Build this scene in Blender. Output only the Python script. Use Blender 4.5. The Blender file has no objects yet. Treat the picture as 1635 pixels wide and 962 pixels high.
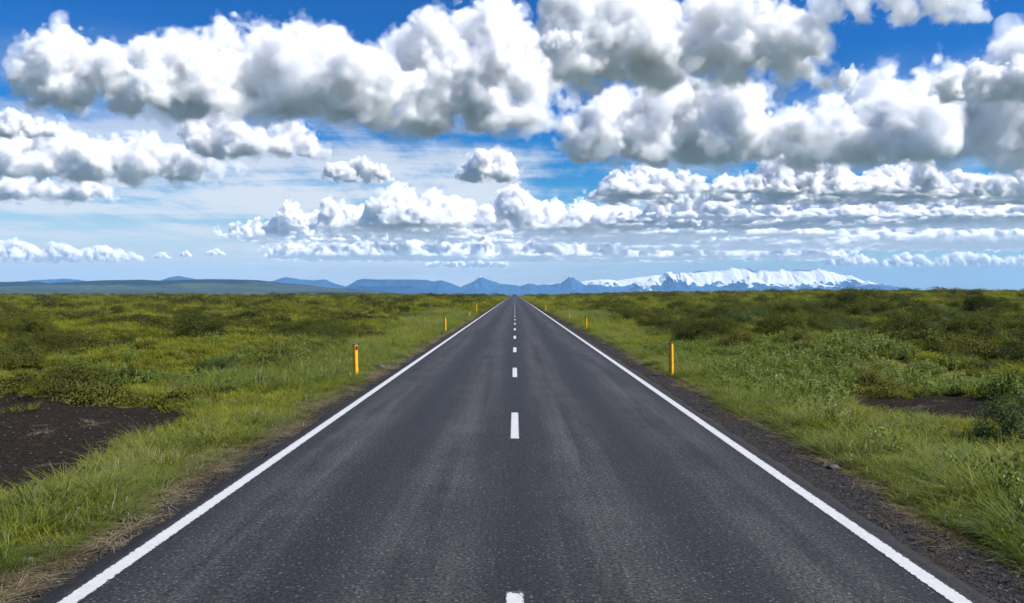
import bpy, bmesh, math, random, numpy as np
from mathutils import Vector, Matrix

sc = bpy.context.scene
COL = sc.collection
R = math.radians
F, VX, VY, CAM = 1300.0, 822.0, 468.0, 2.2      # focal length, vanishing point (photo pixels), eye height
SUN_AZ, SUN_EL = 108.0, 46.0                     # sun to the right, a little behind the camera
random.seed(3)

# ------------------------------------------------------------------ noise
def _hash(ix, iy, iz, seed):
    h = (ix.astype(np.uint32) * np.uint32(374761393) + iy.astype(np.uint32) * np.uint32(668265263)
         + iz.astype(np.uint32) * np.uint32(2147483647) + np.uint32(seed * 144665 + 77))
    h = (h ^ (h >> np.uint32(13))) * np.uint32(1274126177)
    h = (h ^ (h >> np.uint32(15))) * np.uint32(2246822519)
    return h ^ (h >> np.uint32(16))
_G = np.random.RandomState(5).normal(size=(256, 3)); _G /= np.linalg.norm(_G, axis=1)[:, None]
def perlin(p, seed=0):
    i = np.floor(p).astype(np.int64); f = p - i
    u = f * f * f * (f * (f * 6 - 15) + 10); out = 0
    for dx in (0, 1):
        for dy in (0, 1):
            for dz in (0, 1):
                g = _G[_hash(i[:, 0] + dx, i[:, 1] + dy, i[:, 2] + dz, seed) & np.uint32(255)]
                d = ((f - np.array([dx, dy, dz])) * g).sum(1)
                w = ((u[:, 0] if dx else 1 - u[:, 0]) * (u[:, 1] if dy else 1 - u[:, 1])
                     * (u[:, 2] if dz else 1 - u[:, 2]))
                out = out + w * d
    return out * 1.5
def fbm(p, octaves=4, seed=0, gain=.5, billow=False):
    a = 1; s = 0; t = 0
    for k in range(octaves):
        n = perlin(p * (2.03 ** k) + k * 17.3, seed + k)
        if billow: n = np.abs(n) * 2 - .5
        s = s + a * n; t += a; a *= gain
    return s / t
def n2(x, y, scale, seed=0, octaves=3, billow=False):
    x = np.asarray(x, float); y = np.asarray(y, float)
    return fbm(np.stack([x.ravel() / scale, y.ravel() / scale, np.full(x.size, .37 + seed)], 1), octaves, seed, .5, billow).reshape(x.shape)
def sm(a, b, v):
    t = np.clip((np.asarray(v, float) - a) / (b - a), 0, 1); return t * t * (3 - 2 * t)

# ------------------------------------------------------------------ mesh / object helpers
def mesh_from(name, v, f, smooth=False):
    m = bpy.data.meshes.new(name)
    v = np.asarray(v, np.float32); f = np.asarray(f, np.int32)
    m.vertices.add(len(v)); m.vertices.foreach_set('co', v.ravel())
    if len(f):
        k = f.shape[1]
        m.loops.add(f.size); m.loops.foreach_set('vertex_index', f.ravel())
        m.polygons.add(len(f)); m.polygons.foreach_set('loop_start', np.arange(0, f.size, k, dtype=np.int32))
        if smooth: m.polygons.foreach_set('use_smooth', np.ones(len(f), bool))
    m.update(calc_edges=True)
    return m
def attr(m, name, vals, kind='FLOAT'):
    a = m.attributes.new(name, kind, 'POINT')
    a.data.foreach_set('vector' if kind == 'FLOAT_VECTOR' else 'value', np.asarray(vals, np.int32 if kind == 'INT' else np.float32).ravel())
def obj(name, m, mat=None, parent=None, loc=(0, 0, 0)):
    o = bpy.data.objects.new(name, m); COL.objects.link(o); o.location = loc
    if mat is not None:
        m.materials.clear(); m.materials.append(mat)
    if parent: o.parent = parent
    return o
def tag(o, label=None, cat=None, group=None, kind=None):
    if label: o['label'] = label
    if cat: o['category'] = cat
    if group: o['group'] = group
    if kind: o['kind'] = kind
    return o
def grid_faces(nu, nv):
    i = np.arange((nu - 1) * (nv - 1)); a = (i // (nv - 1)) * nv + i % (nv - 1)
    return np.stack([a, a + 1, a + nv + 1, a + nv], 1)

# ------------------------------------------------------------------ material helpers
class NT:
    def __init__(s, name):
        s.m = bpy.data.materials.new(name); s.m.use_nodes = True; s.t = s.m.node_tree; s.t.nodes.clear()
        s.out = s.n('ShaderNodeOutputMaterial')
    def n(s, typ, ins=None, **kw):
        x = s.t.nodes.new(typ)
        for k, v in kw.items(): setattr(x, k, v)
        for k, v in (ins or {}).items(): s.set(x, k, v)
        return x
    def set(s, x, k, v):
        sock = x.inputs[k]
        if isinstance(v, bpy.types.NodeSocket): s.t.links.new(v, sock)
        elif isinstance(v, (tuple, list)) and len(v) == 3 and sock.type == 'RGBA': sock.default_value = (*v, 1)
        else: sock.default_value = v
    def math(s, op, a, b=0.0, c=None, clamp=False):
        x = s.n('ShaderNodeMath', operation=op, use_clamp=clamp); s.set(x, 0, a); s.set(x, 1, b)
        if c is not None: s.set(x, 2, c)
        return x.outputs[0]
    def mix(s, fac, a, b, blend='MIX'):
        x = s.n('ShaderNodeMix', data_type='RGBA', blend_type=blend); s.set(x, 0, fac); s.set(x, 6, a); s.set(x, 7, b)
        return x.outputs[2]
    def range(s, v, a, b, c=0.0, d=1.0, smooth=True):
        x = s.n('ShaderNodeMapRange', interpolation_type='SMOOTHSTEP' if smooth else 'LINEAR')
        for k, q in enumerate((v, a, b, c, d)): s.set(x, k, q)
        return x.outputs[0]
    def pos(s): return s.n('ShaderNodeNewGeometry').outputs['Position']
    def noise(s, vec, scale, detail=3.0, rough=.55, **kw):
        return s.n('ShaderNodeTexNoise', {'Vector': vec, 'Scale': scale, 'Detail': detail, 'Roughness': rough}, **kw).outputs[0]
    def bump(s, h, strength, dist):
        return s.n('ShaderNodeBump', {'Height': h, 'Strength': strength, 'Distance': dist}).outputs[0]
    def bsdf(s, **ins):
        b = s.n('ShaderNodeBsdfPrincipled')
        for k, v in ins.items(): s.set(b, k.replace('_', ' '), v)
        return b.outputs[0]
    def surface(s, sh): s.t.links.new(sh, s.out.inputs['Surface']); return s.m

def mapping(t, vec, scale):
    return t.n('ShaderNodeMapping', {'Vector': vec, 'Scale': scale}).outputs[0]

# asphalt: dark binder, pale chippings, paler worn bands between the wheel tracks
def mat_asphalt():
    t = NT('asphalt'); p = t.pos()
    sx = t.n('ShaderNodeSeparateXYZ', {0: p})
    x = t.math('ADD', sx.outputs[0], t.math('MULTIPLY', t.math('SUBTRACT', t.noise(mapping(t, p, (.5, .05, 1)), 1.0, 2), .5), .5))
    band = t.math('MULTIPLY_ADD', t.math('COSINE', t.math('MULTIPLY', x, 2 * math.pi / 1.62)), -.5, .5)      # pale at +-0.8, +-2.4
    streak = t.noise(mapping(t, p, (3.0, .12, 1)), 1.0, 4, .6)
    blot = t.noise(p, .7, 4, .6)
    wear = t.math('MULTIPLY', band, t.range(t.math('ADD', streak, t.math('MULTIPLY', blot, .5)), .5, 1.0))
    fine = t.noise(p, 30.0, 3, .75)
    vor = t.n('ShaderNodeTexVoronoi', {'Vector': p, 'Scale': 24.0, 'Randomness': 1.0})
    grain = t.range(fine, .38, .62)
    chip = t.math('MULTIPLY', t.range(vor.outputs['Distance'], .34, .16), t.range(t.n('ShaderNodeSeparateColor', {0: vor.outputs['Color']}).outputs[0], .25, .9))
    base = t.mix(wear, (.0115, .0118, .0126), (.044, .0435, .043))
    base = t.mix(t.math('MULTIPLY', grain, .85), t.mix(1.0, base, (.30, .30, .32), 'MULTIPLY'), t.mix(1.0, base, (2.0, 2.0, 2.0), 'MULTIPLY'))
    base = t.mix(t.math('MULTIPLY', chip, t.math('MULTIPLY_ADD', wear, .35, .6)), base, (.115, .116, .118))
    ax = t.math('ABSOLUTE', sx.outputs[0])
    dirt = t.math('MULTIPLY', t.range(t.math('ADD', ax, t.math('MULTIPLY', t.noise(p, 1.6, 4, .65), .5)), 3.36, 3.56), t.range(t.noise(p, 6.0, 4, .7), .35, .65))
    base = t.mix(dirt, base, t.mix(t.range(fine, .36, .66), (.012, .011, .011), (.050, .044, .040)))
    base = t.mix(t.range(ax, 3.24, 3.34), base, t.mix(1.0, base, (.50, .46, .43), 'MULTIPLY'))
    h = t.math('ADD', t.math('MULTIPLY', fine, .8), t.math('MULTIPLY', chip, .4))
    return t.surface(t.bsdf(Base_Color=base, Roughness=.78, Specular_IOR_Level=.35, Normal=t.bump(h, .55, .012)))

def mat_paint():
    t = NT('road_paint'); p = t.pos()
    tc = t.n('ShaderNodeUVMap').outputs[0]
    u = t.n('ShaderNodeSeparateXYZ', {0: tc})
    e = t.math('ABSOLUTE', t.math('SUBTRACT', u.outputs[0], .5))           # 0 middle .. 0.5 edge
    ev = t.math('MINIMUM', u.outputs[1], 10.0)
    n = t.noise(p, 17.0, 5, .75); big = t.noise(p, 4.0, 3, .6)
    lim = t.math('ADD', .475, t.math('MULTIPLY', t.math('SUBTRACT', n, .56), .62))
    worn = t.math('GREATER_THAN', e, lim)
    wornv = t.math('LESS_THAN', ev, t.math('MULTIPLY', t.math('SUBTRACT', n, .38), .35))
    pit = t.math('GREATER_THAN', t.math('ADD', t.noise(p, 70.0, 2, .6), t.math('MULTIPLY', big, .22)), .81)
    a = t.math('MAXIMUM', t.math('MAXIMUM', worn, pit), wornv)
    c = t.mix(t.noise(p, 9.0, 4, .7), (.52, .52, .515), (.34, .34, .335))
    c = t.mix(a, c, (.05, .052, .058))
    return t.surface(t.bsdf(Base_Color=c, Roughness=.6, Normal=t.bump(n, .3, .006)))

# ground: black gravel by the road, brown litter and moss, black soil patches, olive turf under the grass
def mat_ground():
    t = NT('ground'); p = t.pos()
    A = lambda k: t.n('ShaderNodeAttribute', attribute_name=k).outputs['Fac']
    n1 = t.noise(p, .9, 5, .65); nf = t.noise(p, 14.0, 5, .7); nm = t.noise(p, 3.2, 5, .7); nb = t.noise(p, .12, 4, .6)
    turf = t.mix(t.range(nb, .35, .65), (.085, .100, .016), (.115, .110, .022))
    turf = t.mix(t.range(n1, .42, .66), turf, (.030, .030, .011))
    turf = t.mix(t.range(nf, .4, .75, 0, .6), turf, (.014, .014, .008))
    soil = t.mix(t.range(nf, .3, .7), (.007, .0055, .0045), (.030, .023, .017))
    soil = t.mix(t.range(nm, .6, .72, 0, .35), soil, (.06, .06, .012))
    peb = t.n('ShaderNodeTexVoronoi', {'Vector': p, 'Scale': 32.0})
    pebc = t.n('ShaderNodeSeparateColor', {0: peb.outputs['Color']}).outputs[0]
    gravel = t.mix(t.range(nf, .3, .72), (.011, .011, .012), (.050, .046, .043))
    gravel = t.mix(t.math('MULTIPLY', t.range(peb.outputs['Distance'], .3, .12), t.range(pebc, .7, 1)), gravel, (.17, .165, .16))
    gravel = t.mix(t.range(n1, .5, .66, 0, .7), gravel, (.042, .031, .022))
    moss = t.mix(t.range(nm, .35, .65), (.055, .045, .022), (.085, .085, .014))
    moss = t.mix(t.range(nf, .45, .7), moss, (.026, .017, .011))
    wob = t.math('MULTIPLY', t.math('SUBTRACT', nm, .5), 1.1)
    c = t.mix(t.range(t.math('ADD', A('soil'), wob), .42, .58), turf, soil)
    c = t.mix(t.range(t.math('ADD', A('moss'), wob), .42, .58), c, moss)
    c = t.mix(t.range(t.math('ADD', A('gravel'), t.math('MULTIPLY', wob, .8)), .40, .60), c, gravel)
    h = t.math('ADD', nf, t.math('MULTIPLY', t.math('SUBTRACT', 1.0, peb.outputs['Distance']), .35))
    return t.surface(t.bsdf(Base_Color=c, Roughness=1.0, Specular_IOR_Level=.05, Normal=t.bump(h, .9, .05)))

# leaves and blades: per-clump colour, some light passes through
def mat_leaf(name, cols, rough=.5, trans=.35, spec=.4, root=None, up=.62):
    t = NT(name); r = t.n('ShaderNodeObjectInfo').outputs['Random']; p = t.pos()
    cr = t.n('ShaderNodeValToRGB')
    e = cr.color_ramp.elements
    while len(e) < len(cols): e.new(.5)
    for k, c in enumerate(cols): e[k].position = k / max(1, len(cols) - 1); e[k].color = (*c, 1)
    big = t.noise(p, .22, 3, .6); fac = t.math('ADD', t.math('MULTIPLY', r, .55), t.math('MULTIPLY', t.math('SUBTRACT', big, .33), 1.5), clamp=True)
    t.set(cr, 0, fac)
    col = cr.outputs[0]
    isl = t.n('ShaderNodeNewGeometry').outputs['Random Per Island']
    col = t.mix(t.math('MULTIPLY', isl, .6), t.mix(1.0, col, (.75, .75, .72), 'MULTIPLY'), t.mix(1.0, col, (1.5, 1.4, 1.5), 'MULTIPLY'))
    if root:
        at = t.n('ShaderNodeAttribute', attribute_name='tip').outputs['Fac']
        col = t.mix(at, root, col)  # darker roots: shade in the gaps between blades, put into the colour
    gn = t.n('ShaderNodeNewGeometry').outputs['Normal']
    nn = t.n('ShaderNodeVectorMath', {0: t.n('ShaderNodeVectorMath', {0: gn, 1: (.55, .55, .55)}, operation='MULTIPLY').outputs[0], 1: (0, 0, up)}, operation='ADD').outputs[0]
    nn = t.n('ShaderNodeVectorMath', {0: nn}, operation='NORMALIZE').outputs[0]
    d = t.bsdf(Base_Color=col, Roughness=rough, Specular_IOR_Level=spec, Normal=nn)
    tr = t.n('ShaderNodeBsdfTranslucent', {'Color': t.mix(1.0, col, (1.25, 1.3, .6), 'MULTIPLY')}).outputs[0]
    mx = t.n('ShaderNodeMixShader', {0: trans, 1: d, 2: tr}).outputs[0]
    return t.surface(mx)

def mat_rock(name, dark, pale, snow=None, zscale=1.0):
    t = NT(name); p = t.pos()
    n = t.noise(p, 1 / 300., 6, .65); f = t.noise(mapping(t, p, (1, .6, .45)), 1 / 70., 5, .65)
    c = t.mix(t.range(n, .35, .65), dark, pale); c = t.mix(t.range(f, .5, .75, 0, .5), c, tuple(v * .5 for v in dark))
    if snow:
        A = t.n('ShaderNodeAttribute', attribute_name='snow').outputs['Fac']
        nz = t.n('ShaderNodeSeparateXYZ', {0: t.n('ShaderNodeNewGeometry').outputs['Normal']}).outputs[2]
        s = t.math('ADD', A, t.math('ADD', t.math('MULTIPLY', t.math('SUBTRACT', n, .5), 2.4), t.math('ADD', t.math('MULTIPLY', t.math('SUBTRACT', f, .5), 1.5), t.math('MULTIPLY', t.math('SUBTRACT', nz, .75), .9))))
        c = t.mix(t.range(s, .46, .54), c, snow)
    return t.surface(t.bsdf(Base_Color=c, Roughness=.9, Specular_IOR_Level=.1, Normal=t.bump(f, .6, 20.0)))

# ------------------------------------------------------------------ the lie of the land
rngE = np.random.RandomState(11)
def edge_l(y): return 3.84 + .24 * n2(y, y * 0, 2.2, 21, 3) + .10 * n2(y, y * 0, .5, 22, 2)
def edge_r(y): return 4.12 + .27 * n2(y, y * 0, 2.6, 23, 3) + .10 * n2(y, y * 0, .5, 24, 2)
def soil_mask(x, y):
    x = np.asarray(x, float); y = np.asarray(y, float)
    wx = x + .9 * n2(x, y, 2.0, 31); wy = y + 1.2 * n2(x, y, 1.6, 33)
    a = sm(-5.45 - .10 * (y - 10), -6.2 - .10 * (y - 10), wx) * sm(8.6, 9.8, wy) * sm(17.6, 16.2, wy)
    b = sm(1.25, .8, np.hypot((wx - 8.6) / 1.7, (wy - 16.6) / 2.4))
    c = sm(1.2, .8, np.hypot((wx + 33) / 2.6, (wy - 52) / 3.5))
    d = sm(1.2, .8, np.hypot((wx - 12.5) / 1.1, (wy - 19.5) / 1.2))
    return np.maximum(np.maximum(a, b), np.maximum(c, d))
def height(x, y):
    x = np.asarray(x, float); y = np.asarray(y, float); ax = np.abs(x)
    side = np.where(x < 0, edge_l(y), edge_r(y))
    s = soil_mask(x, y)
    out = ax - side
    z = -.05 - .10 * sm(.0, 1.6, out) + .12 * sm(2.0, 6.0, out)
    amp = sm(1.2, 7.0, out)
    hum = n2(x, y, 3.6, 41, 4) * .55 + n2(x, y, 9.0, 43, 3) * .9
    z = z + amp * np.maximum(hum, -.3) * 1.25 * (1 - .8 * s)
    z = z + amp * .06 * n2(x, y, .7, 45, 3) + sm(3, 9, out) * (1 - s) * .16 * n2(x, y, 1.5, 49, 2, True)
    z = z - .10 * s
    z = z + np.where(x > 0, 1.5, .1) * sm(18, 90, ax) * sm(30, 140, y)          # the heath on the right lies higher
    roll = 1.3 * n2(x, y, 60, 47, 3) * sm(25, 90, ax) * sm(50, 160, y)
    z = z + roll
    far = np.hypot(x, y)
    z = z - 14 * sm(560, 1500, far)
    return z

def build_ground():
    rr = np.concatenate([[0.5, 1.5], 2.5 * np.exp(np.arange(0, 300) * .0292)])
    th = np.concatenate([np.linspace(-180, -46, 28)[:-1], np.linspace(-46, 46, 460), np.linspace(46, 180, 28)[1:]])
    T, Q = np.meshgrid(np.radians(th), rr, indexing='ij')
    x = Q * np.sin(T); y = Q * np.cos(T)
    z = height(x, y)
    z = np.where(np.abs(x) < 3.3, -.06, z)
    m = mesh_from('ground', np.stack([x.ravel(), y.ravel(), z.ravel()], 1), grid_faces(len(th), len(rr))[:, ::-1], True)
    ax = np.abs(x); side = np.where(x < 0, edge_l(y), edge_r(y)); out = ax - side
    attr(m, 'gravel', sm(.18, -.35, out).ravel()); attr(m, 'moss', (sm(-.25, .0, out) * sm(1.0, .3, out)).ravel())
    attr(m, 'soil', soil_mask(x, y).ravel())
    return tag(obj('ground', m, mat_ground()), kind='structure')
ground = build_ground()

# ------------------------------------------------------------------ road with its painted lines
def strip(name, x0, x1, ys, z, mat, parent=None, skirt=0.0, uvlen=None):
    xs = np.linspace(x0, x1, 3) if not skirt else np.array([x0 - .02, x0, x0 + .12, -1.6, 0, 1.6, x1 - .12, x1, x1 + .02])
    X, Y = np.meshgrid(xs, ys, indexing='ij'); Z = np.full(X.shape, z) - 14 * sm(560, 1500, np.hypot(X, Y))
    if skirt: Z[0] -= skirt; Z[-1] -= skirt
    if skirt:                                            # the broken edge of the asphalt
        for k, sgn in ((0, -1), (1, -1), (7, 1), (8, 1)): X[k] += sgn * .13 * n2(Y[k], Y[k] * 0 + sgn, .45, 91, 4)
    m = mesh_from(name, np.stack([X.ravel(), Y.ravel(), Z.ravel()], 1), grid_faces(len(xs), len(ys))[:, ::-1])
    uv = m.uv_layers.new(name='UVMap'); li = np.empty(len(m.loops), np.int32); m.loops.foreach_get('vertex_index', li)
    U = ((X - x0) / (x1 - x0)).ravel()[li]
    V = (np.minimum(Y - ys[0], ys[-1] - Y)).ravel()[li]
    uv.data.foreach_set('uv', np.stack([U, V], 1).astype(np.float32).ravel())
    return obj(name, m, mat, parent)
asph, paint = mat_asphalt(), mat_paint()
ys = np.concatenate([np.arange(-6, 40, .25), np.arange(40, 120, 1.0), np.arange(120, 760, 10.0)])
road = tag(strip('road', -3.40, 3.42, ys, 0, asph, skirt=.07), kind='structure')
for sx in (-1, 1):
    strip('edge_line', sx * 3.18 - .076, sx * 3.18 + .076, ys, .004, paint, road)
PER = 9.04
for k in range(-1, 64):
    y1 = 5.98 + k * PER; y0 = y1 - 2.75
    if y1 > 572: break
    dl = strip('centre_dash', -.068, .068, np.array([y0, y0 + .25, y0 + .5, (y0 + y1) / 2, y1 - .5, y1 - .25, y1]), .004, paint, road)

# ------------------------------------------------------------------ sources for ground cover (kept in a collection that is never linked)
def blades(rng, n, rad, h0, h1, w, lean, segs=3, curl=.5):
    V = []; Fc = []; tip = []
    for _ in range(n):
        a = rng.uniform(0, 2 * math.pi); r = rad * math.sqrt(rng.rand()); bx, by = r * math.cos(a), r * math.sin(a)
        h = rng.uniform(h0, h1); d = rng.uniform(0, 2 * math.pi); ln = rng.uniform(.15, 1) * lean + .15 * r / rad
        wd = w * rng.uniform(.6, 1.3); fx, fy = math.cos(d + 1.57), math.sin(d + 1.57); o = len(V)
        for s in range(segs + 1):
            t = s / segs; k = ln * h * (t + curl * t * t); zz = h * (t - .28 * curl * ln * t * t * 1.6)
            cx, cy = bx + math.cos(d) * k, by + math.sin(d) * k; hw = wd * .5 * (1 - t ** 2) + .0006
            V += [(cx - fx * hw, cy - fy * hw, zz), (cx + fx * hw, cy + fy * hw, zz)]; tip += [t, t]
            if s: q = o + 2 * (s - 1); Fc.append((q, q + 1, q + 3, q + 2))
    return V, Fc, tip
def leaf_quads(P, D, size, rng, asp=.5):
    """small rhombic leaves at P facing roughly D"""
    n = len(P); D = D + rng.normal(size=(n, 3)) * .55; D /= np.linalg.norm(D, axis=1)[:, None]
    u = np.cross(D, rng.normal(size=(n, 3))); u /= np.linalg.norm(u, axis=1)[:, None] + 1e-9; v = np.cross(D, u)
    s = size * rng.uniform(.6, 1.4, (n, 1))
    Q = np.stack([P - u * s, P + v * s * asp + D * s * .15, P + u * s, P - v * s * asp + D * s * .15], 1).reshape(-1, 3)
    return Q, np.arange(4 * n).reshape(-1, 4)
def src(name, V, Fc, mat, tip=None):
    m = mesh_from(name, V, Fc); m.materials.append(mat)
    if tip is not None: attr(m, 'tip', tip)
    return bpy.data.objects.new(name, m)
def source_collection(name, objs):
    c = bpy.data.collections.new(name)
    for o in objs: c.objects.link(o)
    return c

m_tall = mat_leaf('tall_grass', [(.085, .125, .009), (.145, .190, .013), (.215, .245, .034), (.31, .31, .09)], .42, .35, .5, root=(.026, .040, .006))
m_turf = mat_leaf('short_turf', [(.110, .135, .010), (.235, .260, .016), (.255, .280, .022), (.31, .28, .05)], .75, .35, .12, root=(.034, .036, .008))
m_heath = mat_leaf('heather', [(.014, .018, .005), (.032, .038, .008), (.090, .094, .016), (.085, .10, .014)], .8, .25, .1)
m_weed = mat_leaf('leafy_weed', [(.070, .110, .014), (.115, .160, .022), (.20, .24, .07)], .5, .3, .25)
m_dry = mat_leaf('dry_litter', [(.055, .036, .020), (.11, .085, .045), (.21, .18, .115), (.085, .080, .022)], .7, .15, .2)
m_dark = mat_leaf('dark_foliage', [(.020, .028, .006), (.046, .058, .010), (.095, .105, .016)], .85, .25, .08)
m_olive = mat_leaf('olive_foliage', [(.040, .050, .010), (.075, .085, .016), (.15, .145, .028)], .8, .3, .1)
m_mid = mat_leaf('green_foliage', [(.035, .060, .012), (.055, .090, .020), (.10, .135, .030)], .6, .3, .25)

def make_sources():
    rng = np.random.RandomState(8); S = {}
    tall = []
    for k in range(6):
        V, Fc, tp = blades(rng, 80, .15, .07, .26 + .07 * (k % 3), .0095, 1.1, 3, 1.0)
        tall.append(src('tall_tuft', V, Fc, m_tall, tp))
    S['tall'] = source_collection('tall_grass_sources', tall)
    turf = []
    for k in range(5):
        V, Fc, tp = blades(rng, 130, .30, .05, .17 + .03 * (k % 3), .010, .9, 2, .6)
        turf.append(src('turf_tuft', V, Fc, m_turf, tp))
    S['turf'] = source_collection('turf_sources', turf)
    heath = []
    for k in range(4):
        n = 620; a = rng.normal(size=(n, 3)); a[:, 2] = np.abs(a[:, 2]); a /= np.linalg.norm(a, axis=1)[:, None]
        rad = rng.uniform(.55, 1.0, (n, 1)); lump = 1 + .35 * fbm(a * 2.2 + k * 9, 3, k)[:, None]
        P = a * rad * lump * np.array([.34, .34, .24])
        V, Fc = leaf_quads(P, a, .021, rng, .45); heath.append(src('heath_tuft', V, Fc, m_heath))
    S['heath'] = source_collection('heath_sources', heath)
    weed = []
    for k in range(4):
        Ps = []; Ds = []
        for s in range(12):
            d = rng.uniform(0, 6.28); ln = rng.uniform(.05, .35); h = rng.uniform(.18, .42); b = rng.normal(size=2) * .07
            for q in np.linspace(.15, 1, 13):
                for _ in range(2):
                    ang = rng.uniform(0, 6.28); rr_ = .05 * (1.15 - q * .6)
                    Ps.append((b[0] + math.cos(d) * ln * h * q * 1.6 + math.cos(ang) * rr_, b[1] + math.sin(d) * ln * h * q * 1.6 + math.sin(ang) * rr_, h * q))
                    Ds.append((math.cos(ang) * .5, math.sin(ang) * .5, .8))
        V, Fc = leaf_quads(np.array(Ps), np.array(Ds), .030, rng, .36); weed.append(src('weed_tuft', V, Fc, m_weed))
    S['weed'] = source_collection('weed_sources', weed)
    dry = []
    for k in range(4):
        V, Fc, tp = blades(rng, 46, .22, .05, .15, .006, 2.6, 3, .9)
        V = np.array(V); V[:, 2] *= .55; dry.append(src('dry_tuft', V, Fc, m_dry))
    S['dry'] = source_collection('dry_sources', dry)
    return S
SRC = make_sources()

def scatter(name, coll, nvar, x, y, scale, seed, label, cat, tilt=.18, sink=.02, zs=1.0):
    rng = np.random.RandomState(seed); n = len(x)
    m = bpy.data.meshes.new(name); m.vertices.add(n)
    z = height(x, y) - sink * scale
    m.vertices.foreach_set('co', np.stack([x, y, z], 1).astype(np.float32).ravel())
    attr(m, 'rot', np.stack([rng.normal(size=n) * tilt, rng.normal(size=n) * tilt, rng.uniform(0, 6.283, n)], 1), 'FLOAT_VECTOR')
    zz = rng.uniform(.75, 1.25, n) * zs
    attr(m, 'scl', np.stack([scale, scale, scale * zz], 1), 'FLOAT_VECTOR'); attr(m, 'vid', rng.randint(0, nvar, n), 'INT')
    o = obj(name, m)
    g = bpy.data.node_groups.new(name + '_spread', 'GeometryNodeTree')
    g.interface.new_socket('Geometry', in_out='INPUT', socket_type='NodeSocketGeometry')
    g.interface.new_socket('Geometry', in_out='OUTPUT', socket_type='NodeSocketGeometry')
    N = g.nodes.new; L = g.links.new
    gi, go = N('NodeGroupInput'), N('NodeGroupOutput')
    ci = N('GeometryNodeCollectionInfo'); ci.inputs['Collection'].default_value = coll
    ci.inputs['Separate Children'].default_value = True; ci.inputs['Reset Children'].default_value = True
    ip = N('GeometryNodeInstanceOnPoints'); ip.inputs['Pick Instance'].default_value = True
    def na(k, t):
        a = N('GeometryNodeInputNamedAttribute'); a.data_type = t; a.inputs['Name'].default_value = k; return a.outputs['Attribute']
    er = N('FunctionNodeEulerToRotation'); L(na('rot', 'FLOAT_VECTOR'), er.inputs[0])
    L(gi.outputs[0], ip.inputs['Points']); L(ci.outputs[0], ip.inputs['Instance']); L(na('vid', 'INT'), ip.inputs['Instance Index'])
    L(er.outputs[0], ip.inputs['Rotation']); L(na('scl', 'FLOAT_VECTOR'), ip.inputs['Scale']); L(ip.outputs[0], go.inputs[0])
    md = o.modifiers.new('spread', 'NODES'); md.node_group = g
    return tag(o, label, cat, kind='stuff')

# ---- where each kind grows
def wedge(rng, n, y0, y1, ang=40., power=1.0):
    """points in the view wedge (with a margin); power 1 = even by area"""
    u = rng.rand(n); y = (y0 ** (1 + power) + u * (y1 ** (1 + power) - y0 ** (1 + power))) ** (1 / (1 + power))
    x = (rng.rand(n) * 2 - 1) * (y * math.tan(R(ang)) + 4); return x, y
rng = np.random.RandomState(77)
def out_of(x, y): return np.abs(x) - np.where(x < 0, edge_l(y), edge_r(y))
def thin(mask, *arrs): return [a[mask] for a in arrs]
def lod(y): return np.clip(y / 26., 1, 7) ** .85

# tall verge grass
n = 26000; y = 3 + 82 * rng.rand(n) ** 1.5; o_ = rng.rand(n) ** 1.15 * 5.2; left = rng.rand(n) < .5
x = np.where(left, -(edge_l(y) + o_ + .12), edge_r(y) + o_ + .12)
patch = n2(x, y, 1.6, 61, 3) + .5 * n2(x, y, 6., 62, 2)
keep = (rng.rand(n) < sm(5.2, 2.6, o_ - .9 * patch)) & (soil_mask(x, y) < .35) & (patch > -.30 - .2 * (o_ < 2))
x, y, o_, patch = thin(keep, x, y, o_, patch)
sc_ = (.5 + .5 * sm(.0, 1.0, o_)) * np.where((x < 0) & (y < 19), np.where(o_ > 1.0, .55, .82), 1) * np.where((x > 5.8) & (y > 11) & (y < 17), .6, 1) * (1 + .9 * patch) * rng.uniform(.65, 1.35, len(x)) * np.clip(y / 40, 1, 1.7)
GX, GY, GS = [x], [y], [sc_]
# patches of tall grass further out
x, y = wedge(rng, 30000, 7, 75); o_ = out_of(x, y); patch = n2(x, y, 2.6, 63, 3) + .5 * n2(x, y, 9., 64, 2)
keep = (o_ > 3.2) & (patch > .10) & (soil_mask(x, y) < .3); x, y, patch = thin(keep, x, y, patch)
GX.append(x); GY.append(y); GS.append((.55 + .5 * patch) * rng.uniform(.7, 1.2, len(x)) * lod(y) ** .6)
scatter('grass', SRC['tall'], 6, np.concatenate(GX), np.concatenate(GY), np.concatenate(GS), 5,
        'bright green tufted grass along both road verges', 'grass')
# short turf over the whole heath
x1, y1 = wedge(rng, 42000, 5, 60); x2, y2 = wedge(rng, 52000, 55, 620, 38, .55)
x = np.concatenate([x1, x2]); y = np.concatenate([y1, y2]); o_ = out_of(x, y)
keep = (o_ > .55) & (rng.rand(len(x)) > sm(.25, .6, soil_mask(x, y)) * .985); keep &= n2(x, y, 2.6, 81, 3) > -.40
x, y = thin(keep, x, y)
hh = n2(x, y, 3.6, 41, 4)
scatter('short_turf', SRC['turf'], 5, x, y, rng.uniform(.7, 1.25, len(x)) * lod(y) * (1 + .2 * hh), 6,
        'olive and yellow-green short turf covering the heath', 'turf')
# heather cushions in dips and clumps
x1, y1 = wedge(rng, 22000, 8, 60); x2, y2 = wedge(rng, 26000, 55, 620, 38, .55)
x = np.concatenate([x1, x2]); y = np.concatenate([y1, y2]); o_ = out_of(x, y)
patch = n2(x, y, 4.5, 65, 3) + .6 * n2(x, y, 16., 66, 2)
keep = (o_ > 2.8) & (patch > .17) & (soil_mask(x, y) < .4); x, y, patch = thin(keep, x, y, patch)
scatter('heather', SRC['heath'], 4, x, y, (.7 + 1.1 * patch) * rng.uniform(.7, 1.5, len(x)) * lod(y), 7,
        'dark olive heather cushions between the grass patches', 'heather')
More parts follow.
